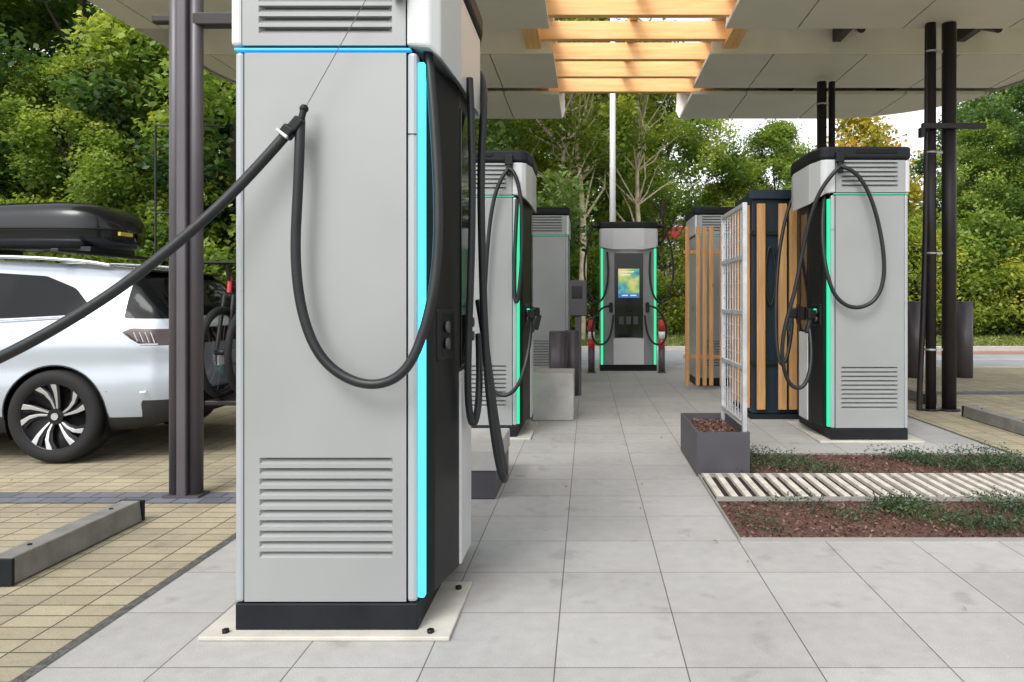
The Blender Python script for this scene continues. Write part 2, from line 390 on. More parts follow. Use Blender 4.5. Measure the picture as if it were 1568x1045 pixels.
def lobj(c): 
    inv=(Matrix.Translation(c1.location)).inverted(); return tuple(inv@Vector(c))
obox('cable_saddle',lobj((-1.014,2.615,1.812)),(.026,.016,.017),0,M_dark,c1,.006,ry=-.9)
obox('cable_saddle_collar',lobj((-1.045,2.615,1.785)),(.022,.022,.022),0,M_dark,c1,.008,ry=-.9)
obox('cable_saddle_bolt',lobj((-1.056,2.598,1.776)),(.006,.012,.024),0,M_galv,c1,.003,ry=-.9)
tube('charging_cable',[(-.62,3.70,2.30),(-.50,3.62,2.36),(-.46,3.35,2.05),(-.459,3.2,1.784),(-.45,3.2,1.367),(-.44,3.2,1.03),(-.412,3.2,.70),(-.375,3.2,.47),(-.355,3.26,.40),(-.375,3.34,.47),(-.43,3.38,.72),(-.46,3.40,1.0),(-.50,3.44,1.2)],.017,M_cable,c1)
tube('charging_cable',[(-.48,3.05,2.1),(-.455,3.0,1.7),(-.47,3.0,1.2),(-.49,3.02,.8),(-.47,3.1,.62),(-.455,3.2,.8),(-.48,3.3,1.05)],.015,M_cable,c1)

# mid-left charger
c2=charger((-1.27,6.5,0))
tube('charging_cable',[(-.68,6.44,2.33),(-.70,6.42,2.30),(-.79,6.42,2.18),(-.85,6.42,1.8),(-.88,6.42,1.3),(-.90,6.42,.8),(-.86,6.42,.48),(-.76,6.41,.37),(-.62,6.40,.40),(-.53,6.42,.62),(-.50,6.55,.85),(-.505,6.68,1.0)],.017,M_cable,c2)
tube('charging_cable',[(-.68,6.44,2.33),(-.64,6.42,2.32),(-.58,6.42,2.2),(-.55,6.42,1.817),(-.575,6.42,1.368),(-.605,6.43,1.13),(-.64,6.43,1.25),(-.63,6.46,1.6),(-.61,6.5,2.07)],.017,M_cable,c2)
# right charger
c3=charger((2.057,6.36,0),mirror=True)
tube('charging_cable',[(2.12,6.30,2.33),(2.14,6.28,2.31),(2.247,6.28,2.29),(2.384,6.28,2.05),(2.466,6.28,1.70),(2.492,6.28,1.40),(2.42,6.28,1.18),(2.22,6.28,1.11),(2.055,6.28,1.22),(1.985,6.29,1.474),(1.975,6.36,1.8),(2.02,6.42,2.08)],.017,M_cable,c3)
tube('charging_cable',[(2.12,6.30,2.33),(2.09,6.28,2.30),(1.984,6.3,2.19),(1.89,6.35,1.967),(1.82,6.4,1.58),(1.765,6.4,1.255),(1.675,6.4,.98),(1.644,6.4,.734),(1.70,6.4,.47),(1.836,6.4,.42),(1.92,6.42,.62),(1.935,6.5,.85),(1.93,6.55,.98)],.017,M_cable,c3)
tube('charging_cable',[(2.10,7.37,2.33),(2.0,7.36,2.25),(1.86,7.3,1.8),(1.80,7.2,1.2),(1.78,7.1,.7),(1.84,7.05,.5),(1.92,7.1,.8),(1.94,7.12,1.0)],.017,M_cable,c3)
box('charger_base_pad',1.95,2.83,6.30,7.35,.001,.016,M_pad,bevel=.003)
box('charger_base_pad',-1.38,-.49,6.44,7.3,.001,.016,M_pad,bevel=.003)
c4=charger((-.93,10.5,0),mirror=True,bracket=False)
c5=charger((1.50,10.45,0),bracket=False)
tube('charging_cable',[(-.90,10.45,2.33),(-1.1,10.4,2.0),(-1.12,10.4,1.3),(-1.0,10.4,.8),(-.97,10.6,1.0)],.018,M_cable,c4)
tube('charging_cable',[(2.10,10.45,2.33),(2.3,10.4,2.0),(2.32,10.4,1.3),(2.25,10.4,.8),(2.22,10.6,1.0)],.018,M_cable,c5)
c6=charger((.205,13.2,0),rz=-math.pi/2,light_hmi=True,bracket=False)
cx=.68
for s in (-1,1):
    tube('cable_arm',[(cx+s*.42,12.6,2.44),(cx+s*.60,12.45,2.42)],.028,M_dark,c6,False)
    tube('charging_cable',[(cx+s*.60,12.45,2.40),(cx+s*.67,12.42,2.2),(cx+s*.76,12.42,1.8),(cx+s*.72,12.42,1.4),(cx+s*.56,12.4,1.12),(cx+s*.40,12.4,1.2),(cx+s*.32,12.4,1.6),(cx+s*.36,12.42,2.0)],.017,M_cable,c6)
    tube('charging_cable',[(cx+s*.30,12.35,1.10),(cx+s*.45,12.3,1.12),(cx+s*.62,12.3,.85),(cx+s*.62,12.3,.52),(cx+s*.42,12.3,.42),(cx+s*.28,12.32,.62),(cx+s*.26,12.35,.95)],.017,M_cable,c6)
    tube('connector',[(cx+s*.30,12.43,1.12),(cx+s*.30,12.33,1.14),(cx+s*.30,12.31,1.0)],.032,M_dark,c6,False)
box('charger_base_pad',.12,1.24,12.45,13.3,.001,.016,M_pad)

# ---------------------------------------------------------------- street furniture
def bollard_rw(x,y):
    e=empty('red_white_bollard',(x,y,0))
    for (za,zb,mm_) in ((.02,.40,M_steel),(.40,.56,M_redp),(.56,.68,M_whitep),(.68,.88,M_redp),(.88,.92,M_steel)):
        cyl('band',(0,0,za),.055,zb-za,mm_,e,'Z',20)
    cyl('foot',(0,0,0),.075,.02,M_steel,e)
bollard_rw(.06,12.4); bollard_rw(1.22,12.4)
def bollard(x,y,h=1.18,r=.12):
    e=empty('steel_bollard',(x,y,0))
    cyl('tube',(0,0,0),r,h-.02,M_steel,e,'Z',28); cyl('cap',(0,0,h-.02),r,.02,M_steel,e,'Z',28,r2=r*.88)
bollard(5.87,11.7); bollard(5.10,11.7); bollard(-.38,9.3,.82,.10); bollard(-.20,9.5,.82,.10)
e=empty('payment_terminal',(-.13,9.4,0))
box('housing',-.10,.12,0,.2,1.0,1.45,M_steel,e,.015); box('window',-.07,.06,-.006,-.001,1.22,1.38,M_screen,e,.003)
box('post',-.03,.05,.05,.13,0,1.0,M_steel,e,.005)
box('concrete_seat_block',-.55,-.14,7.46,8.05,.002,.47,M_conc,bevel=.01)
e=empty('low_planter_block',(0,0,0))
box('base',-1.15,-.556,4.52,5.28,.002,.17,M_planter,e,.006); box('coping',-1.16,-.548,4.51,5.29,.172,.30,M_conc,e,.008)
e=empty('trellis_planter',(0,0,0))
px0,px1,py0,py1,h=.742,1.103,5.11,6.0,.30
v=[];f=[]
for a,b,z in ((0,0,0.002),(0,0,h),(.018,.018,h),(.018,.018,h-.06)):
    v+=[(px0+a,py0+b,z),(px1-a,py0+b,z),(px1-a,py1-b,z),(px0+a,py1-b,z)]
for r in range(3):
    for i in range(4): f.append((r*4+i,r*4+(i+1)%4,(r+1)*4+(i+1)%4,(r+1)*4+i))
mesh('planter_box',v,f,M_planter,e)
M_mulch=mat('bark_mulch',(.10,.048,.034),.95,0,.45,40,.9,90,fine=.4)
box('mulch_fill',px0+.02,px1-.02,py0+.02,py1-.02,.01,h-.05,M_mulch,e)
for y in (5.14,5.95): box('trellis_post',1.060,1.092,y,y+.035,.20,1.87,M_galv,e,.003)
for z in (.34,.72,1.10,1.48,1.84): box('trellis_rail',1.060,1.092,5.178,5.947,z,z+.028,M_galv,e,.002)
for k in range(7): 
    yy=5.25+k*.1; box('trellis_rod',1.068,1.074,yy,yy+.007,.37,1.84,M_galv,e)
for k in range(14):
    zz=.42+k*.1; box('trellis_wire',1.075,1.080,5.178,5.947,zz,zz+.005,M_galv,e)
e=empty('slatted_enclosure',(0,0,0))
box('cabinet',1.66,3.0,7.60,8.5,.05,2.30,M_navy,e,.01)
box('plinth',1.64,3.02,7.56,8.52,.0,.05,M_core,e)
box('head_rail',1.62,3.04,7.545,7.59,2.22,2.31,M_navy,e,.004)
for z in (.55,1.86): box('rail',1.64,3.02,7.57,7.598,z,z+.04,M_core,e)
x=1.70
for k in range(9):
    if k!=1: box('slat',x,x+.083,7.535,7.567,.10,2.17,M_woodz,e,.004)
    x+=.108
for k in range(6):
    yy=7.66+k*.15; box('side_slat',1.622,1.655,yy,yy+.085,.10,2.17,M_woodz,e,.004)
tube('hose_ring',[(1.84+.05*math.cos(a),7.56,1.45+.3*math.sin(a)) for a in np.linspace(-1.5,4.6,12)],.012,M_cable,e)
e=empty('slatted_wood_screen',(0,0,0))
for k,xx in enumerate((1.30,1.44,1.53,1.62,1.76)):
    box('slat',xx,xx+.055,10.0,10.035,.06,2.18,M_woodz,e,.004)
for z in (.42,1.82): box('rail',1.28,1.84,10.037,10.07,z,z+.05,M_woodz,e,.003)
M_galvt=mat('weathered_zinc',(.20,.195,.18),.6,.2,.25,8,.2,60)
def wheelstop(x0,x1,y0,y1,name='wheel_stop'):
    e=empty(name,(0,0,0))
    n=[(x0,0),(x1,0),(x1-.012,.112),(x0+.012,.112)]
    v=[(x,y0+.02,z) for x,z in n]+[(x,y1-.02,z) for x,z in n]
    f=[(0,1,2,3),(7,6,5,4)]+[(i,(i+1)%4,4+(i+1)%4,4+i) for i in range(4)]
    mesh('beam',v,f,M_galvt,e,False,.006)
    box('end_cap',x0-.004,x1+.004,y0,y0+.018,0.0,.112,M_plinth,e,.003)
    box('end_cap_rear',x0-.004,x1+.004,y1-.018,y1,0.0,.112,M_plinth,e,.003)
    for t in (.2,.8): cyl('bolt',((x0+x1)/2,y0+(y1-y0)*t,.112),.010,.005,M_core,e,'Z',8)
wheelstop(-2.545,-2.42,3.15,4.10); wheelstop(3.86,4.02,6.55,7.75); wheelstop(3.9,4.04,8.7,9.5)
obox('ground_anchor',(-2.30,5.2,.05),(.05,.05,.045),.2,M_dark,None,.01)

# ---------------------------------------------------------------- canopy
CZ=4.22; CXM=.55
can=empty('canopy_roof',(0,0,0))
def yedge(dx,yc=9.8,ry=2.7,xc=3.4,rx=2.2):
    if dx<=xc: return yc+ry
    t=(dx-xc)/rx
    if t>=1: return yc-.01
    return yc+ry*math.sqrt(1-t*t)
rows=[(11.02,12.5),(9.42,10.90),(6.88,8.35),(5.3,6.78)]
cols=[.97,1.78]
while cols[-1]<5.5: cols.append(min(cols[-1]+1.17,5.6))
for side in (-1,1):
    for ri,(y0,y1) in enumerate(rows):
        for i in range(len(cols)-1):
            a=cols[i]+.009; b_=cols[i+1]-.009
            top=[]
            for k in range(9):
                xx=a+(b_-a)*k/8; ye=min(y1,yedge(xx)) if y1>9.8 else y1
                top.append((xx,ye))
            top=[t for t in top if t[1]>y0+.01]
            if len(top)<2: continue
            pts=[(a,y0),(top[-1][0],y0)]+top[::-1]
            pts=[(CXM+side*x,y) for x,y in pts]
            zz=CZ+(.06 if ri==1 else 0)
            prism('soffit_panel',pts,zz,zz+.05,M_can,can)
    pts=[(.97,4.9)]+[(5.62,4.9),(5.62,9.8)]+[(3.4+2.22*math.cos(t),9.8+2.72*math.sin(t)) for t in np.linspace(.1,math.pi/2,10)]+[(.97,12.52)]
    prism('roof_deck',[(CXM+side*x,y) for x,y in pts],CZ+.42,CZ+.50,M_fascia,can)
    o=[(5.62,4.9),(5.62,7.5),(5.62,9.8)]+[(3.4+2.22*math.cos(t),9.8+2.72*math.sin(t)) for t in np.linspace(.1,math.pi/2,12)]+[(.97,12.52)]
    v=[];f=[]
    for x_,y_ in o:
        for ddx,zz in ((0,CZ+.02),(.10,CZ+.16),(.06,CZ+.5),(0,CZ+.5)):
            cx_=3.0; cy_=8.0; l=math.hypot(x_-cx_,y_-cy_); 
            v.append((CXM+side*(x_+ddx*(x_-cx_)/l),y_+ddx*(y_-cy_)/l,zz))
    for i in range(len(o)-1):
        for k in range(3): f.append((4*i+k,4*i+k+1,4*(i+1)+k+1,4*(i+1)+k))
    mesh('rim_fascia',v,f,M_fascia,can,True)
    for y_ in (8.40,9.36):
        box('cross_fascia',*sorted((CXM+side*1.0,CXM+side*5.5)),y_,y_+.04,CZ+.06,CZ+.42,M_fascia,can)
    xs=CXM+side*1.22
    box('edge_stringer',xs-.09,xs+.09,4.9,12.4,CZ+.115,CZ+.30,M_woody,can)
    for xx in (2.55,4.1):
        tube('steel_strut',[(CXM+side*xx,8.5,CZ+.05),(CXM+side*(xx+.25),9.33,CZ+.38)],.045,M_steel2,can,False)
        box('steel_beam',*sorted((CXM+side*xx-.05,CXM+side*xx+.05)),5,12,CZ+.2,CZ+.40,M_steel2,can)
y=11.5
while y>4.5:
    box('timber_rafter',-.62,1.72,y-.05,y+.05,CZ+.16,CZ+.38,M_woodx,can,.006); y-=.77
box('timber_ridge',.51,.61,4.7,11.6,CZ+.385,CZ+.5,M_woody,can)
e=empty('canopy_column',(-2.47,4.62,0))
for dx in (-.062,.062): cyl('tube',(dx,0,0),.04,CZ,M_steel,e,'Z',20)
box('web',-.03,.03,-.065,.03,.0,CZ,M_steel,e,.01); box('base',-.11,.11,-.07,.07,.0,.012,M_steel,e)
box('outrigger',.05,1.6,-.04,.04,2.88,2.96,M_steel2,e,.01); box('outrigger',-.2,-.05,-.03,.03,2.9,2.95,M_steel2,e,.01)
def pair(x,y,gap,r1,r2,bracket=None,h=CZ):
    e=empty('canopy_column',(x,y,0))
    cyl('tube_a',(0,0,0),r1,h,M_steel2,e,'Z',20); cyl('tube_b',(gap,0,0),r2,h,M_steel2,e,'Z',20)
    cyl('foot',(0,0,0),r1+.04,.015,M_steel2,e); cyl('foot',(gap,0,0),r2+.04,.015,M_steel2,e)
    for z in (.65,1.7,2.8,3.9): 
        cyl('collar',(0,0,z),r1+.008,.022,M_galv,e,'Z',20)
        box('collar_tie',0,gap,-.012,.012,z,z+.022,M_galv,e)
    if bracket: 
        box('bracket',bracket[0],bracket[1],-.12,-.07,3.05,3.11,M_steel2,e,.005); box('bracket_sign_rod',bracket[0]-.02,bracket[0]+.02,-.13,-.05,2.96,3.06,M_steel2,e)
    return e
pr_=pair(3.745,8.2,.20,.055,.075,(-.14,.55))
tube('downpipe',[(3.62,8.2,.0),(3.62,8.2,.6),(3.70,8.2,.75),(3.71,8.2,4.2)],.03,M_steel2,pr_)
pair(3.24,10.4,.14,.065,.045)
pair(-2.8,10.4,.14,.065,.045)
M_mast=mat('mast_light_grey',(.62,.63,.65),.4,.1,.06)
e=empty('street_lamp',(.47,14.2,0)); cyl('mast',(0,0,0),.065,7.2,M_mast,e,'Z',16,r2=.05); obox('lamp_head',(0,-.3,7.2),(.1,.4,.05),0,M_galv,e,.02); cyl('foot',(0,0,0),.12,.02,M_galv,e)
e=empty('climbing_frame',(0,0,0))
for xx in (-4.95,-4.55): tube('upright',[(xx,8.6,0),(xx,8.6,3.2)],.012,M_steel2,e,False)
for z in (3.2,2.2,1.2): tube('rung',[(-4.95,8.6,z),(-4.2,8.6,z)],.01,M_steel2,e,False)

# ---------------------------------------------------------------- planted strip
sheet('planting_bed',.757,3.24,3.742,5.80,.0045,M_mulch)
M_edge=mat('steel_edging',(.30,.29,.27),.6,.3)
for (a,b_,c_,d_) in ((.752,.760,3.738,5.804),(3.236,3.245,3.738,5.804)): box('bed_edging',a,b_,c_,d_,.0,.018,M_edge)
box('bed_edging',.762,3.234,3.736,3.743,.0,.018,M_edge); box('bed_edging',.762,3.234,5.798,5.805,.0,.018,M_edge)
def build(name,V,Q,tone,mats,midx=None,link=True):
    me=bpy.data.meshes.new(name); nv=len(V); nq=len(Q)
    me.vertices.add(nv); me.vertices.foreach_set('co',np.asarray(V,dtype=np.float32).ravel())
    me.loops.add(nq*4); me.loops.foreach_set('vertex_index',np.asarray(Q,dtype=np.int32).ravel())
    me.polygons.add(nq); me.polygons.foreach_set('loop_start',np.arange(0,nq*4,4,dtype=np.int32))
    try: me.polygons.foreach_set('loop_total',np.full(nq,4,dtype=np.int32))
    except Exception: pass
    for m_ in mats: me.materials.append(m_)
    if midx is not None: me.polygons.foreach_set('material_index',np.asarray(midx,dtype=np.int32))
    me.update(calc_edges=True)
    at=me.attributes.new('tone','FLOAT','FACE'); at.data.foreach_set('value',np.asarray(tone,dtype=np.float32))
    if link:
        o=bpy.data.objects.new(name,me); COL.objects.link(o); return o
    return me
rng=np.random.default_rng(3)
def leaves(C,size,up=.5,asp=.6,rg=rng):
    n=len(C)
    a=rg.normal(size=(n,3)); a/=np.linalg.norm(a,axis=1)[:,None]
    nn=rg.normal(size=(n,3)); nn[:,2]=np.abs(nn[:,2])+up; nn/=np.linalg.norm(nn,axis=1)[:,None]
    a=a-nn*np.sum(a*nn,axis=1)[:,None]; a/=np.linalg.norm(a,axis=1)[:,None]+1e-9
    b=np.cross(nn,a); s=(size*rg.uniform(.6,1.25,n))[:,None]
    V=np.stack([C+a*s,C+b*s*asp+nn*s*.15,C-a*s,C-b*s*asp+nn*s*.15],1).reshape(-1,3)
    Q=np.arange(4*n).reshape(-1,4)
    return V,Q
n=9000
C=np.stack([rng.uniform(.78,3.22,n),rng.uniform(3.76,5.79,n),rng.uniform(.008,.022,n)],1)
C2=np.stack([rng.uniform(px0+.03,px1-.03,700),rng.uniform(py0+.03,py1-.03,700),rng.uniform(.252,.262,700)],1)
mk=~((C[:,1]>4.42)&(C[:,1]<5.08))
C=np.concatenate([C[mk],C2])
V,Q=leaves(C,.012,.8,.5)
M_chip=leafmat('mulch_chip',[(0,(.04,.020,.014)),(.5,(.125,.062,.044)),(1,(.25,.15,.11))],0.02)
build('bark_mulch_chips',V,Q,rng.uniform(0,1,len(C)),[M_chip])
cs=[];rr=[]
for k in range(560):
    u=rng.uniform(.85,3.22); back=rng.random()<.45
    yy=rng.uniform(5.12,5.78) if back else rng.uniform(3.78,4.40)
    dens=math.sin(u*2.3+(0 if back else 1.7))*.30+math.sin(u*5.1+yy*6)*.35+math.sin(u*11+yy*9)*.25+.12*(u-1.2)
    if dens<.05: continue
    m_=rng.integers(30,80); hh=rng.uniform(.02,.07)
    p=rng.normal(size=(m_,3))*[.07,.055,.02]+[u,yy,hh]
    p[:,2]=np.clip(p[:,2],.012,.13); cs.append(p); rr.append(np.full(m_,rng.uniform(0,1))*.5+rng.uniform(0,.5,m_))
C=np.concatenate(cs); rr=np.concatenate(rr); mk=(C[:,0]<3.23)&(C[:,0]>.78)&~((C[:,1]>4.49)&(C[:,1]<5.01))&(C[:,1]>3.72)&(C[:,1]<5.83); C=C[mk]; rr=rr[mk]
V,Q=leaves(C,.0125,.3,.36)
M_gc=leafmat('ground_cover_leaf',[(0,(.012,.030,.018)),(.5,(.035,.075,.032)),(1,(.12,.18,.075))],.25)
build('ground_cover_plants',V,Q,rr,[M_gc])
C=np.stack([rng.uniform(-5,5,150),rng.uniform(2.2,10,150),np.full(150,.012)],1)
V,Q=leaves(C,.014,3.5,.45); M_dry=leafmat('dry_leaf',[(0,(.12,.07,.03)),(1,(.30,.22,.08))],.05)
build('fallen_leaves',V,Q,rng.uniform(0,1,150),[M_dry])
e=empty('slatted_walkway',(0,0,0))
M_slat=mat('weathered_deck_slat',(.52,.48,.42),.8,0,.2,10,.2,80)
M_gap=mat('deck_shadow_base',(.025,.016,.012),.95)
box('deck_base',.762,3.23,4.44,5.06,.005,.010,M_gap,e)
box('deck_frame',.762,3.23,4.44,4.458,.010,.035,M_edge,e); box('deck_frame',.762,3.23,5.042,5.06,.010,.035,M_edge,e)
x=.79
while x<3.2:
    obox('deck_slat',(x,4.75,.026),(.0195,.290,.013),.0,M_slat,e,.003); x+=.084

# ---------------------------------------------------------------- trees
M_leafA=leafmat('leaf_green',[(0,(.05,.10,.022)),(.4,(.13,.21,.04)),(.75,(.22,.31,.06)),(1,(.36,.41,.10))])
M_leafB=leafmat('leaf_yellowgreen',[(0,(.07,.115,.018)),(.4,(.17,.235,.035)),(.8,(.29,.34,.055)),(1,(.44,.40,.07))])
M_leafC=leafmat('leaf_dark',[(0,(.028,.068,.026)),(.5,(.085,.16,.05)),(1,(.18,.26,.075))])
M_leafO=leafmat('leaf_autumn',[(0,(.11,.13,.02)),(.4,(.26,.25,.03)),(.8,(.46,.34,.04)),(1,(.50,.25,.04))])
def limb(pts,rad,sides=8):
    pts=np.array(pts,float); V=[];Q=[]
    for i,p in enumerate(pts):
        d_=pts[min(i+1,len(pts)-1)]-pts[max(i-1,0)]; d_/=np.linalg.norm(d_)+1e-9
        a=np.cross(d_,[.3,.9,.1]); a/=np.linalg.norm(a); b=np.cross(d_,a)
        for k in range(sides):
            t=2*math.pi*k/sides; V.append(p+rad[i]*(math.cos(t)*a+math.sin(t)*b))
    for i in range(len(pts)-1):
        for k in range(sides): Q.append((i*sides+k,i*sides+(k+1)%sides,(i+1)*sides+(k+1)%sides,(i+1)*sides+k))
    return np.array(V),np.array(Q)
def tree_mesh(name,seed,H,Rr,zlow,ncl,per,leaf,lm,bark,clr=(.35,.85),tr=.2,shape=1.):
    rg=np.random.default_rng(seed); VV=[];QQ=[];RR=[];MI=[];off=0
    def add(V,Q,r,mi):
        nonlocal off
        VV.append(V); QQ.append(Q+off); off+=len(V); RR.append(r); MI.append(np.full(len(Q),mi))
    lean=rg.uniform(-.05,.05,2)*H
    tp=[(lean[0]*t**2+.12*math.sin(t*7+seed),lean[1]*t**2+.1*math.cos(t*6),H*.88*t) for t in np.linspace(0,1,9)]
    V,Q=limb(tp,[tr*(1-.85*t)*(1.25 if t==0 else 1) for t in np.linspace(0,1,9)]); add(V,Q,np.zeros(len(Q)),1)
    tp=np.array(tp)
    cl=[]
    for k in range(ncl):
        z=zlow+(H-zlow)*rg.uniform(0,1)**.9; t=(z-zlow)/(H-zlow)
        env=Rr*(math.sin(math.pi*min(1,(t*.86+.14)**(.75*shape)))**.6+.05)
        a=rg.uniform(0,2*math.pi); r_=env*math.sqrt(rg.uniform(.2,1))*(1+.22*math.sin(3*a+seed+z))
        c=np.array([math.cos(a)*r_+lean[0]*t,math.sin(a)*r_+lean[1]*t,z]); cl.append(c)
        R_=rg.uniform(*clr); n=int(per*(R_/.7)**2)
        p=rg.normal(size=(n,3)); p/=np.linalg.norm(p,axis=1)[:,None]; p*=(rg.uniform(.1,1,n)**.5)[:,None]*R_
        p[:,2]*=rg.uniform(.55,.85); p+=rg.normal(size=(n,3))*.13
        V,Q=leaves(c+p,leaf,.45,.62,rg)
        base=rg.uniform(.0,.7); top_light=np.clip(p[:,2]/R_*.25,-.2,.2)  # light from above put into leaf colour: clump tops lighter, undersides darker
        add(V,Q,np.clip(base+top_light+rg.uniform(0,.3,n),0,1),0)
    idx=rg.permutation(ncl)[:min(26,ncl)]
    for i in idx:
        c=cl[i]; j=int(np.clip((c[2]-.8-rg.uniform(0,1.2))/(H*.88)*8,1,7)); s=tp[j]; mid=(s+c)/2+rg.normal(size=3)*.15; mid[2]-=.15
        V,Q=limb([s,mid,c],[tr*.32*(1-j/9)+.015,tr*.2*(1-j/9)+.012,.008],6); add(V,Q,np.zeros(len(Q)),1)
    return build(name,np.concatenate(VV),np.concatenate(QQ),np.concatenate(RR),[lm,bark],np.concatenate(MI),link=False)
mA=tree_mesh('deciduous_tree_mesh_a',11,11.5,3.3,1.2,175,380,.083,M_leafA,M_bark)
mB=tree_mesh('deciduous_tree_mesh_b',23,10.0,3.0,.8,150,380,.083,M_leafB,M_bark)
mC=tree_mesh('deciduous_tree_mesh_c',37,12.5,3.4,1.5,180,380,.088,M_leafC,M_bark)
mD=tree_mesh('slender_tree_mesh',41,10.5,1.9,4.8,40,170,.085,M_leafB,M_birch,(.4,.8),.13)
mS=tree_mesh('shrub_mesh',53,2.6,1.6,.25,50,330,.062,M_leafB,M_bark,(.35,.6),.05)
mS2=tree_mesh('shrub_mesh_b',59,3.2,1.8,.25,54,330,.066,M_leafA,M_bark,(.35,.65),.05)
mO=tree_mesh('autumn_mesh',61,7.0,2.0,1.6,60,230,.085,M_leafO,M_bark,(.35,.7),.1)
def put(name,me,x,y,s=1,rz=None,sz=None):
    o=bpy.data.objects.new(name,me); COL.objects.link(o); o.location=(x,y,-.03); o.rotation_euler=(0,0,random.uniform(0,6.28) if rz is None else rz)
    o.scale=(s,s,s*(sz or random.uniform(.92,1.08))); return o
for (me,x,y,s) in ((mA,-13.5,14.5,.95),(mC,-10.4,15.4,.95),(mA,-7.4,15.6,.85),(mB,-12.0,13.0,.66),(mC,-4.2,17.5,.95),(mA,-9.0,13.4,.50),(mC,-17.5,17,1.05),(mA,-13,20,1.15),(mB,-7,20,1.1)):
    put('deciduous_tree',me,x,y,s)
for x in np.arange(-16,-3.5,1.7): put('shrub',random.choice((mS,mS2)),x+random.uniform(-.3,.3),12.6+random.uniform(-.4,.4)+(1.5 if x>-6 else 0),random.uniform(.8,1.05))
put('birch_tree',mD,-.95,20.9,1.0,.4); put('birch_tree',mD,-.15,21.6,1.05,2.1); put('birch_tree',mD,-2.6,22.0,1.0,3.1); put('birch_tree',mD,1.6,22.8,.95,4.2)
for (me,x,y,s) in ((mB,-3.6,27,1.0),(mA,-.6,30,1.0),(mA,2.8,28.5,.86),(mB,5.6,29.5,.68),(mA,8.0,31,.74),(mB,11.2,29.5,.72),(mA,14.2,27,.66),(mC,17.2,27.0,.92),(mC,21.0,27,.98),(mA,25,28,1.1),(mC,.4,36,1.0),(mC,20,36,1.0)):
    put('deciduous_tree',me,x,y,s)
put('autumn_tree',mO,8.8,25.4,1.0)
for x in np.arange(-7,26,1.8): put('shrub',random.choice((mS,mS2)),x,25.2+random.uniform(-.6,.6),random.uniform(.8,1.1)*(1.3 if x>9 else 1))
for x in np.arange(10.5,26,1.9): put('hedge_shrub',mS,x,24.2+random.uniform(-.3,.3),random.uniform(.95,1.2))
cs=[];rr=[]
for k in range(300):
    x=rng.uniform(-60,75); z=rng.uniform(.15,1)*(6.2+1.8*math.sin(x*.3)+1.4*math.sin(x*.83)); 
    p=rng.normal(size=(130,3))*[1.1,1.0,.6]+[x,48+rng.uniform(-2,2),z]; cs.append(p); rr.append(np.full(130,rng.uniform(0,.6))+rng.uniform(0,.4,130))
C=np.concatenate(cs); V,Q=leaves(C,.28); build('distant_tree_line',V,Q,np.concatenate(rr),[M_leafA])
n=42000
C=np.stack([rng.uniform(-12,26,n),rng.uniform(18.1,24.6,n),rng.uniform(.0,.10,n)],1)
V,Q=leaves(C,.08,-.2,.16); M_gr=leafmat('grass_blades',[(0,(.09,.14,.03)),(.5,(.17,.23,.06)),(1,(.34,.34,.14))],.3)
build('verge_grass',V,Q,rng.uniform(0,1,n),[M_gr])
e=empty('roadside_building',(4.6,42,0))
box('walls',-3,3,0,6,0,5.6,M_whitep,e); box('red_band',-3.05,3.05,-.05,6.05,4.6,5.3,M_redp,e); box('roof',-3.2,3.2,-.2,6.2,5.6,5.9,M_whitep,e); 
for k in range(4): box('window',-2.5+k*1.4,-1.6+k*1.4,-.03,.02,3.0,4.0,M_screen,e)

# ---------------------------------------------------------------- car
CX0=-3.05
car=empty('parked_estate_car',(CX0,6.43,0),0)
def sh(x): return x*.7 if x<.5 else x-.15
def ip(tab,x): return float(np.interp(x,[sh(a) for a,_ in tab],[b for _,b in tab]))
T_top=[(0,.66),(.02,.86),(.05,.98),(.10,1.06),(.30,1.22),(.50,1.38),(.58,1.435),(.72,1.46),(1.1,1.49),(1.8,1.53),(2.5,1.52),(2.9,1.46),(3.3,1.28),(3.7,1.10),(3.9,1.04),(4.3,.97),(4.65,.86),(4.8,.74),(4.88,.60)]
T_bot=[(0,.50),(.03,.36),(.15,.28),(.5,.22),(.8,.19),(4.2,.19),(4.7,.24),(4.85,.36),(4.88,.5)]
T_w=[(0,.66),(.03,.76),(.10,.83),(.25,.88),(.6,.915),(1,.93),(3.9,.93),(4.3,.90),(4.6,.82),(4.8,.66),(4.88,.5)]
T_b=[(0,.60),(.02,.80),(.05,.92),(.1,.99),(.3,1.03),(.9,1.04),(1.5,1.01),(3.5,.95),(3.9,.93),(4.3,.87),(4.65,.78),(4.88,.55)]
def chaikin(p,it=2):
    for _ in range(it):
        q=[p[0]]
        for a,b in zip(p[:-1],p[1:]): q+= [a*.75+b*.25,a*.25+b*.75]
        q.append(p[-1]); p=np.array(q)
    return p
NP=44
xs=np.concatenate([np.linspace(0,.12,14,endpoint=False),np.linspace(.12,4.5,190,endpoint=False),np.linspace(4.5,4.73,20)])
sec=[]
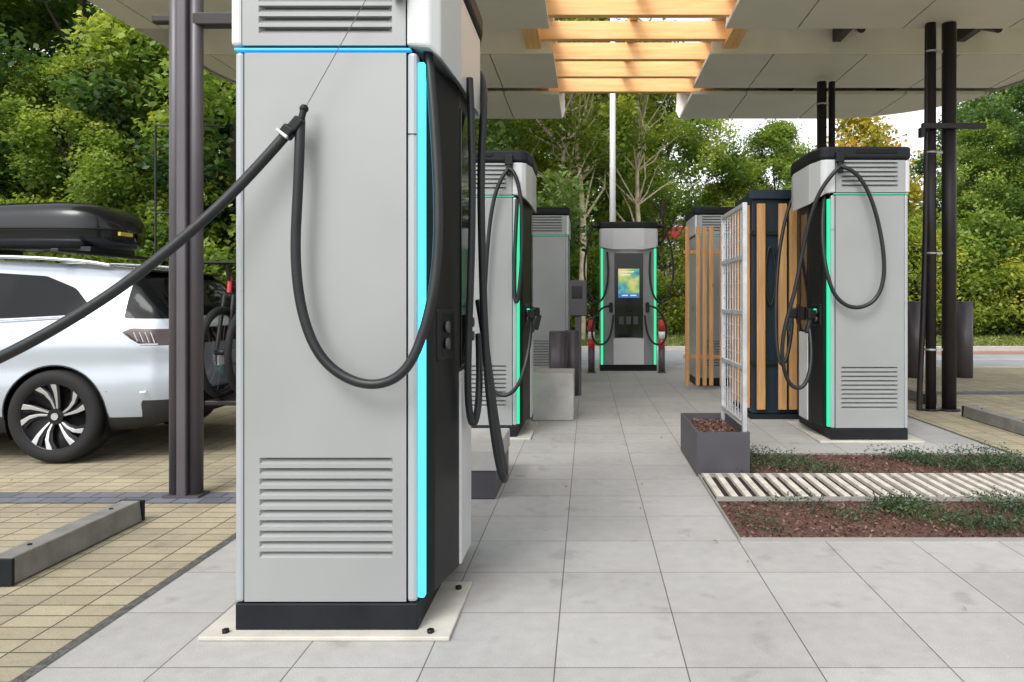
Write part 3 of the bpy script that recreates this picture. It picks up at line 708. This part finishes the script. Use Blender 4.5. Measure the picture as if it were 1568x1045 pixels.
for x in xs:
    zt,zb,w_,bl=ip(T_top,x),ip(T_bot,x),ip(T_w,x),ip(T_b,x)
    bl=min(bl,zt-.015); t=np.clip((zt-bl)/.5,0,1); wr=w_*.93*(1-t)+.60*t
    hh=bl-zb
    p=np.array([(0,zb),(w_*.7,zb),(w_*.93,zb+.02),(w_*.985,zb+hh*.18),(w_*1.0,zb+hh*.42),(w_*.975,zb+hh*.64),(w_*.988,zb+hh*.78),(w_*.965,zb+hh*.92),(w_*.935,bl),(w_*.925,bl+.012*t),
       (w_*.93*(1-t*.55)+wr*.55*t,bl+(zt-bl)*.5),(wr+.03*t,bl+(zt-bl)*.86),(wr*.90,bl+(zt-bl)*.965),(wr*.5,zt-.004),(0,zt)])
    p=chaikin(p,2); s=np.concatenate([[0],np.cumsum(np.linalg.norm(np.diff(p,axis=0),axis=1))]); tt=np.linspace(0,s[-1],NP)
    sec.append(np.stack([np.interp(tt,s,p[:,0]),np.interp(tt,s,p[:,1])],1))
V=[];Qs=[]
nr=2*NP-2
for x,sc in zip(xs,sec):
    for k in range(NP): V.append((-x,-sc[k,0],sc[k,1]))
    for k in range(NP-2,0,-1): V.append((-x,sc[k,0],sc[k,1]))
for i in range(len(xs)-1):
    for k in range(nr): Qs.append((i*nr+k,i*nr+(k+1)%nr,(i+1)*nr+(k+1)%nr,(i+1)*nr+k))
Fs=Qs+[tuple(range(nr)),tuple(range((len(xs)-1)*nr,len(xs)*nr))]
def sdpoly(px,pz,poly):
    P=np.array(poly); n=len(P); dmin=np.full(len(px),1e9); ins=np.zeros(len(px),bool)
    for i in range(n):
        a=P[i]; b=P[(i+1)%n]; ab=b-a; t=np.clip(((px-a[0])*ab[0]+(pz-a[1])*ab[1])/(ab@ab),0,1)
        dmin=np.minimum(dmin,np.hypot(px-a[0]-t*ab[0],pz-a[1]-t*ab[1]))
        c=((a[1]>pz)!=(b[1]>pz)); 
        with np.errstate(divide='ignore',invalid='ignore'): xi=(b[0]-a[0])*(pz-a[1])/(b[1]-a[1]+1e-12)+a[0]
        ins^=c&(px<xi)
    return np.where(ins,dmin,-dmin)
def sdline(px,pz,pl):
    P=np.array(pl); dmin=np.full(len(px),1e9)
    for a,b in zip(P[:-1],P[1:]):
        ab=b-a; t=np.clip(((px-a[0])*ab[0]+(pz-a[1])*ab[1])/(ab@ab),0,1); dmin=np.minimum(dmin,np.hypot(px-a[0]-t*ab[0],pz-a[1]-t*ab[1]))
    return dmin
VA=np.array(V); cxn=-VA[:,0]; cz=VA[:,2]; cy=np.abs(VA[:,1])
cxn=np.where(cxn<.35,cxn/.7,cxn+.15)
side=cy-.55
dlo=sdpoly(cxn,cz,[(.80,1.13),(.98,1.29),(1.25,1.385),(1.8,1.42),(2.5,1.41),(2.95,1.33),(3.35,1.14),(3.55,1.02),(3.3,1.01),(1.4,1.065),(.92,1.09)])
dlo=np.minimum(dlo,side)
rear=np.minimum(np.minimum(.60-cxn-(cy*.05),cxn-.12),cz-1.06)
wind=np.minimum(np.minimum(cxn-2.95,3.72-cxn),.1+0*cz); wind=np.minimum(wind,np.where(cz>np.array([float(np.interp(x,[a for a,_ in T_b],[b for _,b in T_b])) for x in cxn])+.03,.05,-.05))
glass=np.maximum(np.maximum(dlo,rear),wind)
tail=sdpoly(cxn,cz,[(-.1,.985),(.25,.985),(.50,.995),(.55,.96),(.46,.90),(.38,.865),(-.1,.86)])
trim=np.maximum(.335-cz,np.minimum(.46-cz,.36-cxn))
WRX=(1.02,3.98)
arch=np.full(len(V),-1.); ring=np.full(len(V),-1.)
for wx in WRX:
    arch=np.maximum(arch,np.minimum(.375-np.hypot(cxn-wx,cz-.34),cy-.5)); ring=np.maximum(ring,.385-np.hypot(cxn-wx,cz-.34))
line=np.minimum(sdline(cxn,cz,[(1.36,1.06),(1.34,.85),(1.42,.72),(1.47,.5),(1.47,.34)]),sdline(cxn,cz,[(2.47,1.06),(2.44,.34)]))
line=np.minimum(line,sdline(cxn,cz,[(.36,.86),(.36,.60),(.62,.55),(.66,.50)]))
line=np.minimum(line,sdline(cxn,cz,[(3.5,1.0),(3.45,.34)])); line=np.where(cy>.5,.0035-line,-1)
bo=mesh('body_shell',V,Fs,None,car,True)
me=bo.data
for nme,arr in (('glass',glass),('tail',tail),('trim',np.maximum(trim,ring)),('arch',arch),('seam',line)):
    a_=me.attributes.new(nme,'FLOAT','POINT'); a_.data.foreach_set('value',arr.astype(np.float32))
m,nc,b=nmat('car_paint_white'); L=nc.links
def thr(nm,wd=.002):
    a_=N(nc,'ShaderNodeAttribute'); a_.attribute_name=nm; r_=N(nc,'ShaderNodeMapRange'); r_.inputs[1].default_value=-wd; r_.inputs[2].default_value=wd
    L.new(a_.outputs['Fac'],r_.inputs[0]); return r_.outputs[0]
g=thr('glass'); t_=thr('tail'); tm=thr('trim'); ar=thr('arch'); se=thr('seam')
def mixc(f,c1,c2):
    n_=N(nc,'ShaderNodeMix'); n_.data_type='RGBA'; L.new(f,n_.inputs[0])
    for i,c in ((6,c1),(7,c2)):
        if isinstance(c,tuple): n_.inputs[i].default_value=(*c,1)
        else: L.new(c,n_.inputs[i])
    return n_.outputs[2]
c=mixc(g,(.40,.44,.50),(.004,.005,.006)); c=mixc(t_,c,(.025,.006,.006)); c=mixc(tm,c,(.012,.012,.013)); c=mixc(se,c,(.02,.02,.02))
L.new(c,b.inputs['Base Color'])
def mixf(f,a0,a1):
    n_=N(nc,'ShaderNodeMix'); L.new(f,n_.inputs[0])
    for i,cc in ((2,a0),(3,a1)):
        if isinstance(cc,(int,float)): n_.inputs[i].default_value=cc
        else: L.new(cc,n_.inputs[i])
    return n_.outputs[0]
r_=mixf(g,.26,.03); r_=mixf(tm,r_,.55); r_=mixf(t_,r_,.1); L.new(r_,b.inputs['Roughness'])
cw=mixf(g,.8,0.); cw=mixf(tm,cw,0.); L.new(cw,b.inputs['Coat Weight']); b.inputs['Coat Roughness'].default_value=.03
L.new(mixf(g,.5,.15),b.inputs['Specular IOR Level']); me_=mixf(g,.4,0.); me_=mixf(tm,me_,0.); L.new(me_,b.inputs['Metallic'])
tb=N(nc,'ShaderNodeBsdfTransparent'); mx=N(nc,'ShaderNodeMixShader'); L.new(ar,mx.inputs[0]); L.new(b.outputs[0],mx.inputs[1]); L.new(tb.outputs[0],mx.inputs[2])
L.new(mx.outputs[0],nc.nodes['Material Output'].inputs['Surface']); me.materials.append(m)
M_paint=mat('car_paint_plain',(.40,.44,.50),.3,.3,coat=.6)
M_tyre=mat('tyre_rubber',(.013,.013,.014),.75,0,.1,10,.1,100,spec=.3)
M_rim=mat('alloy_silver',(.50,.51,.53),.28,.7,.05)
M_rimd=mat('alloy_black',(.007,.007,.008),.3,.0,spec=.3)
M_chrome=mat('chrome_rail',(.7,.71,.73),.2,.9)
M_box=mat('roofbox_black',(.007,.008,.010),.2,0,.1,coat=.2,spec=.3)
M_tl=mat('tail_light_lines',(.6,.62,.65),.2)
def wheel(wx,sy):
    yo=sy*.925; di=-sy
    prof=[(.245,0.0),(.255,-.012),(.30,-.016),(.33,-.004),(.342,.025),(.343,.11),(.342,.195),(.33,.225),(.30,.235),(.22,.23)]
    sg=56; v=[];f=[]
    for i in range(sg):
        a=2*math.pi*i/sg
        for r,dy in prof: v.append((-wx+r*math.cos(a),yo+di*dy,.343+r*math.sin(a)))
    n=len(prof)
    for i in range(sg):
        for k in range(n-1): f.append((i*n+k,i*n+k+1,((i+1)%sg)*n+k+1,((i+1)%sg)*n+k))
    mesh('tyre',v,f,M_tyre,car,True)
    prof=[(.250,-.004),(.244,-.006),(.236,.004),(.228,.06),(.0,.08)]
    v=[];f=[]; n=len(prof)
    for i in range(sg):
        a=2*math.pi*i/sg
        for r,dy in prof: v.append((-wx+r*math.cos(a),yo+di*dy,.343+r*math.sin(a)))
    for i in range(sg):
        for k in range(n-1): f.append((i*n+k,i*n+k+1,((i+1)%sg)*n+k+1,((i+1)%sg)*n+k))
    mesh('rim_barrel',v,f,M_rimd,car,True)
    for nm,shift,wk,mm_,lift in (('rim_spokes',0.,.78,M_rim,0.),('rim_webs',.11,.95,M_rimd,.012)):
        v=[];f=[]
        for k in range(5):
            for dd in (-.17,.17):
                a0=2*math.pi*k/5+.35+dd
                b0=len(v)
                for (r,t,wd,yy) in ((.055,a0-.05,.016,.028),(.12,a0+.02,.024,.016),(.18,a0+.10+dd*.2,.036,.006),(.241,a0+.22+dd*.5,.056,-.001)):
                    t+=shift; cxx=r*math.cos(t); czz=r*math.sin(t); tx,tz=-math.sin(t),math.cos(t)
                    for s2,dy in ((-.5,0),(.5,0),(.5,.03),(-.5,.03)):
                        v.append((-wx+cxx+tx*s2*wd*wk,yo+di*(yy+dy+lift),.343+czz+tz*s2*wd*wk))
                for q in range(3):
                    o_=b0+4*q
                    for j in range(4): f.append((o_+j,o_+(j+1)%4,o_+4+(j+1)%4,o_+4+j))
                f+=[(b0,b0+1,b0+2,b0+3),(b0+12,b0+13,b0+14,b0+15)]
        mesh(nm,v,f,mm_,car,False,.002)
    cyl('hub',(-wx,yo+di*.020,.343),.058,.03 if di>0 else -.03,M_rimd,car,'Y',24)
    cyl('hub_cap',(-wx,yo+di*.012,.343),.026,.01*di,M_rim,car,'Y',20)
    v=[];f=[]
    for i in range(25):
        a=math.pi*(-.15+1.3*i/24)
        for dy in (.0,.36): v.append((-wx+.378*math.cos(a),sy*.90-sy*dy,.34+.378*math.sin(a)))
    for i in range(24): f.append((2*i,2*i+1,2*i+3,2*i+2))
    mesh('arch_liner',v,f,M_rimd,car)
    v=[(-wx+.378*math.cos(math.pi*(-.15+1.3*i/24)),sy*.54,.34+.378*math.sin(math.pi*(-.15+1.3*i/24))) for i in range(25)]
    mesh('arch_back',v,[tuple(range(25))],M_rimd,car)
for wx in (.87,3.83):
    for sy in (-1,1): wheel(wx,sy)
for k in range(4):
    tube('tail_lamp_bar',[(-.14-.04*k,-.898-.004*k,.885+.004*k),(-.17-.04*k,-.90-.003*k,.965)],.0028,M_tl,car,False,local=True)
tube('tail_lamp_edge',[(-.12,-.890,.875),(-.25,-.918,.875),(-.33,-.925,.925),(-.38,-.925,.975)],.004,M_tl,car,False,local=True)
tube('tail_lamp_red',[(.0,-.60,.93),(-.015,-.74,.93),(-.05,-.83,.93)],.006,M_redp,car,True,local=True)
obox('number_plate',(.012,0,.72),(.006,.26,.055),0,M_whitep,car)
tube('reflector',[(-.24,-.912,.52),(-.20,-.905,.525)],.009,M_whitep,car,False,local=True)
for sy in (-1,1):
    tube('roof_rail',[(-.65,sy*.62,1.47),(-.85,sy*.625,1.515),(-1.65,sy*.63,1.555),(-2.45,sy*.62,1.53),(-2.7,sy*.60,1.485)],.014,M_chrome,car,True,local=True)
    tube('window_chrome',[(-.65,sy*.872,1.10),(-.83,sy*.86,1.075),(-1.45,sy*.876,1.045),(-2.45,sy*.88,1.01),(-3.35,sy*.87,.995)],.006,M_chrome,car,True,local=True)
    box('door_handle',-1.47,-1.29,sy*.925-.012,sy*.925+.012,.86,.89,M_chrome,car,.008)
    obox('wing_mirror',(-3.0,sy*1.0,1.03),(.07,.09,.06),0,M_paint,car,.02)
for x_ in (-1.05,-2.05): box('crossbar',x_-.03,x_+.03,-.66,.66,1.57,1.60,M_box,car,.006)
box('spoiler_lip',-.48,-.36,-.58,.58,1.42,1.44,M_box,car,.008)
box('bumper_insert',-.02,.025,-.6,.6,.34,.50,M_plinth,car,.02)
v=[];f=[]; NR=32; st=np.linspace(0,1,40)
for s in st:
    x_=-.82-2.15*s
    e1=max(1e-3,(1-abs(2*s-1)**7)); 
    hw=.41*e1**.45*(1-.15*s); topz=1.68+.35*e1**.42*(1-.35*s**2); botz=1.68-.06*e1**.3
    mid=1.78
    for k in range(NR):
        a=2*math.pi*k/NR; cc,ss=math.cos(a),math.sin(a)
        yy=hw*math.copysign(abs(cc)**.55,cc); zz=mid+(topz-mid if ss>0 else mid-botz)*math.copysign(abs(ss)**.6,ss)
        v.append((x_,yy,zz))
for i in range(len(st)-1):
    for k in range(NR): f.append((i*NR+k,i*NR+(k+1)%NR,(i+1)*NR+(k+1)%NR,(i+1)*NR+k))
f+=[tuple(range(NR)),tuple(range((len(st)-1)*NR,len(st)*NR))]
mesh('roof_box',v,f,M_box,car,True)
tube('roof_box_seam',[(-.83,-.20,1.78),(-.87,-.36,1.78),(-1.1,-.412,1.78),(-1.5,-.41,1.78),(-2.4,-.385,1.78),(-2.9,-.30,1.78)],.007,M_plinth,car,True,local=True)
box('roof_box_label',-.835,-.815,-.22,-.05,1.735,1.765,mat('yellow_label',(.55,.45,.05),.5),car)
for x_ in (-1.05,-2.05): box('roof_box_foot',x_-.04,x_+.04,-.3,.3,1.60,1.64,M_box,car)
def bike(x,y,z,flip=1,name='bicycle'):
    e=empty(name,(x,y,z))
    def tor(n,cy_,cz_,R_,r_,m_):
        v=[];f=[];a1=40;a2=8
        for i in range(a1):
            a=2*math.pi*i/a1
            for k in range(a2):
                b_=2*math.pi*k/a2; rr_=R_+r_*math.cos(b_); v.append((r_*math.sin(b_),cy_+rr_*math.cos(a),cz_+rr_*math.sin(a)))
        for i in range(a1):
            for k in range(a2): f.append((i*a2+k,i*a2+(k+1)%a2,((i+1)%a1)*a2+(k+1)%a2,((i+1)%a1)*a2+k))
        mesh(n,v,f,m_,e,True)
    fy=flip
    for yy in (0,1.08*fy):
        tor('tyre',yy,.35,.335,.028,M_tyre); tor('rim',yy,.35,.305,.010,M_steel2)
        for k in range(14):
            a=2*math.pi*k/14; tube('spoke',[(0,yy,.35),(0,yy+.3*math.cos(a),.35+.3*math.sin(a))],.0012,M_steel,e,False,local=True)
        cyl('hub',(-.05,yy,.35),.025,.10,M_steel2,e,'X',12)
    P=lambda a,b,r=.018,m_=M_steel2,n='frame_tube': tube(n,[a,b],r,m_,e,False,local=True)
    P((0,0.18*fy,.92),(0,.45*fy,.30)); P((0,.20*fy,.86),(0,.66*fy,.92),.016); P((0,.45*fy,.30),(0,.66*fy,.85),.02)
    for q in (-.045,.045): P((q,.0,.35),(q*.8,.12*fy,.80),.016,M_steel2,'fork')
    P((0,.12*fy,.82),(0,.14*fy,.95),.018,M_redp,'head_tube'); P((0,.14*fy,.86),(0,.66*fy,.86),.02)
    P((0,.45*fy,.30),(0,1.08*fy,.35),.012); P((0,1.08*fy,.35),(0,.70*fy,.90),.010); P((0,.45*fy,.30),(0,.74*fy,1.02),.015,M_steel2,'seat_post')
    P((-.30,.06*fy,1.06),(.30,.06*fy,1.06),.014,M_dark,'handlebar'); P((0,.12*fy,.92),(0,.08*fy,1.06),.015)
    for q in (-1,1): P((q*.30,.06*fy,1.06),(q*.20,.06*fy,1.06),.02,M_dark,'grip')
    box('saddle',-.06,.06,.62*fy if fy>0 else .62*fy-.26,.88*fy if fy>0 else .62*fy,1.02,1.07,M_dark,e,.02)
    cyl('chainring',(-.02,.45*fy,.30),.09,.01,M_steel2,e,'X',20)
    return e
bike(-2.89,5.93,.44); bike(-2.70,7.05,.44,-1)
e=empty('bicycle_rack',(-2.78,6.45,.0))
box('platform',-.20,.20,-.62,.62,.38,.42,M_steel2,e,.01); box('tow_arm',-.4,.0,-.04,.04,.34,.38,M_steel2,e); tube('hoop',[(-.1,-.2,.4),(-.1,-.2,1.1),(-.1,.2,1.1),(-.1,.2,.4)],.015,M_steel2,e,False,local=True)
box('light_board',.16,.19,-.6,.6,.44,.54,M_dark,e,.01); box('rear_lamp',.155,.195,-.62,-.50,.45,.55,M_redp,e,.01)
print('objects',len(bpy.data.objects))
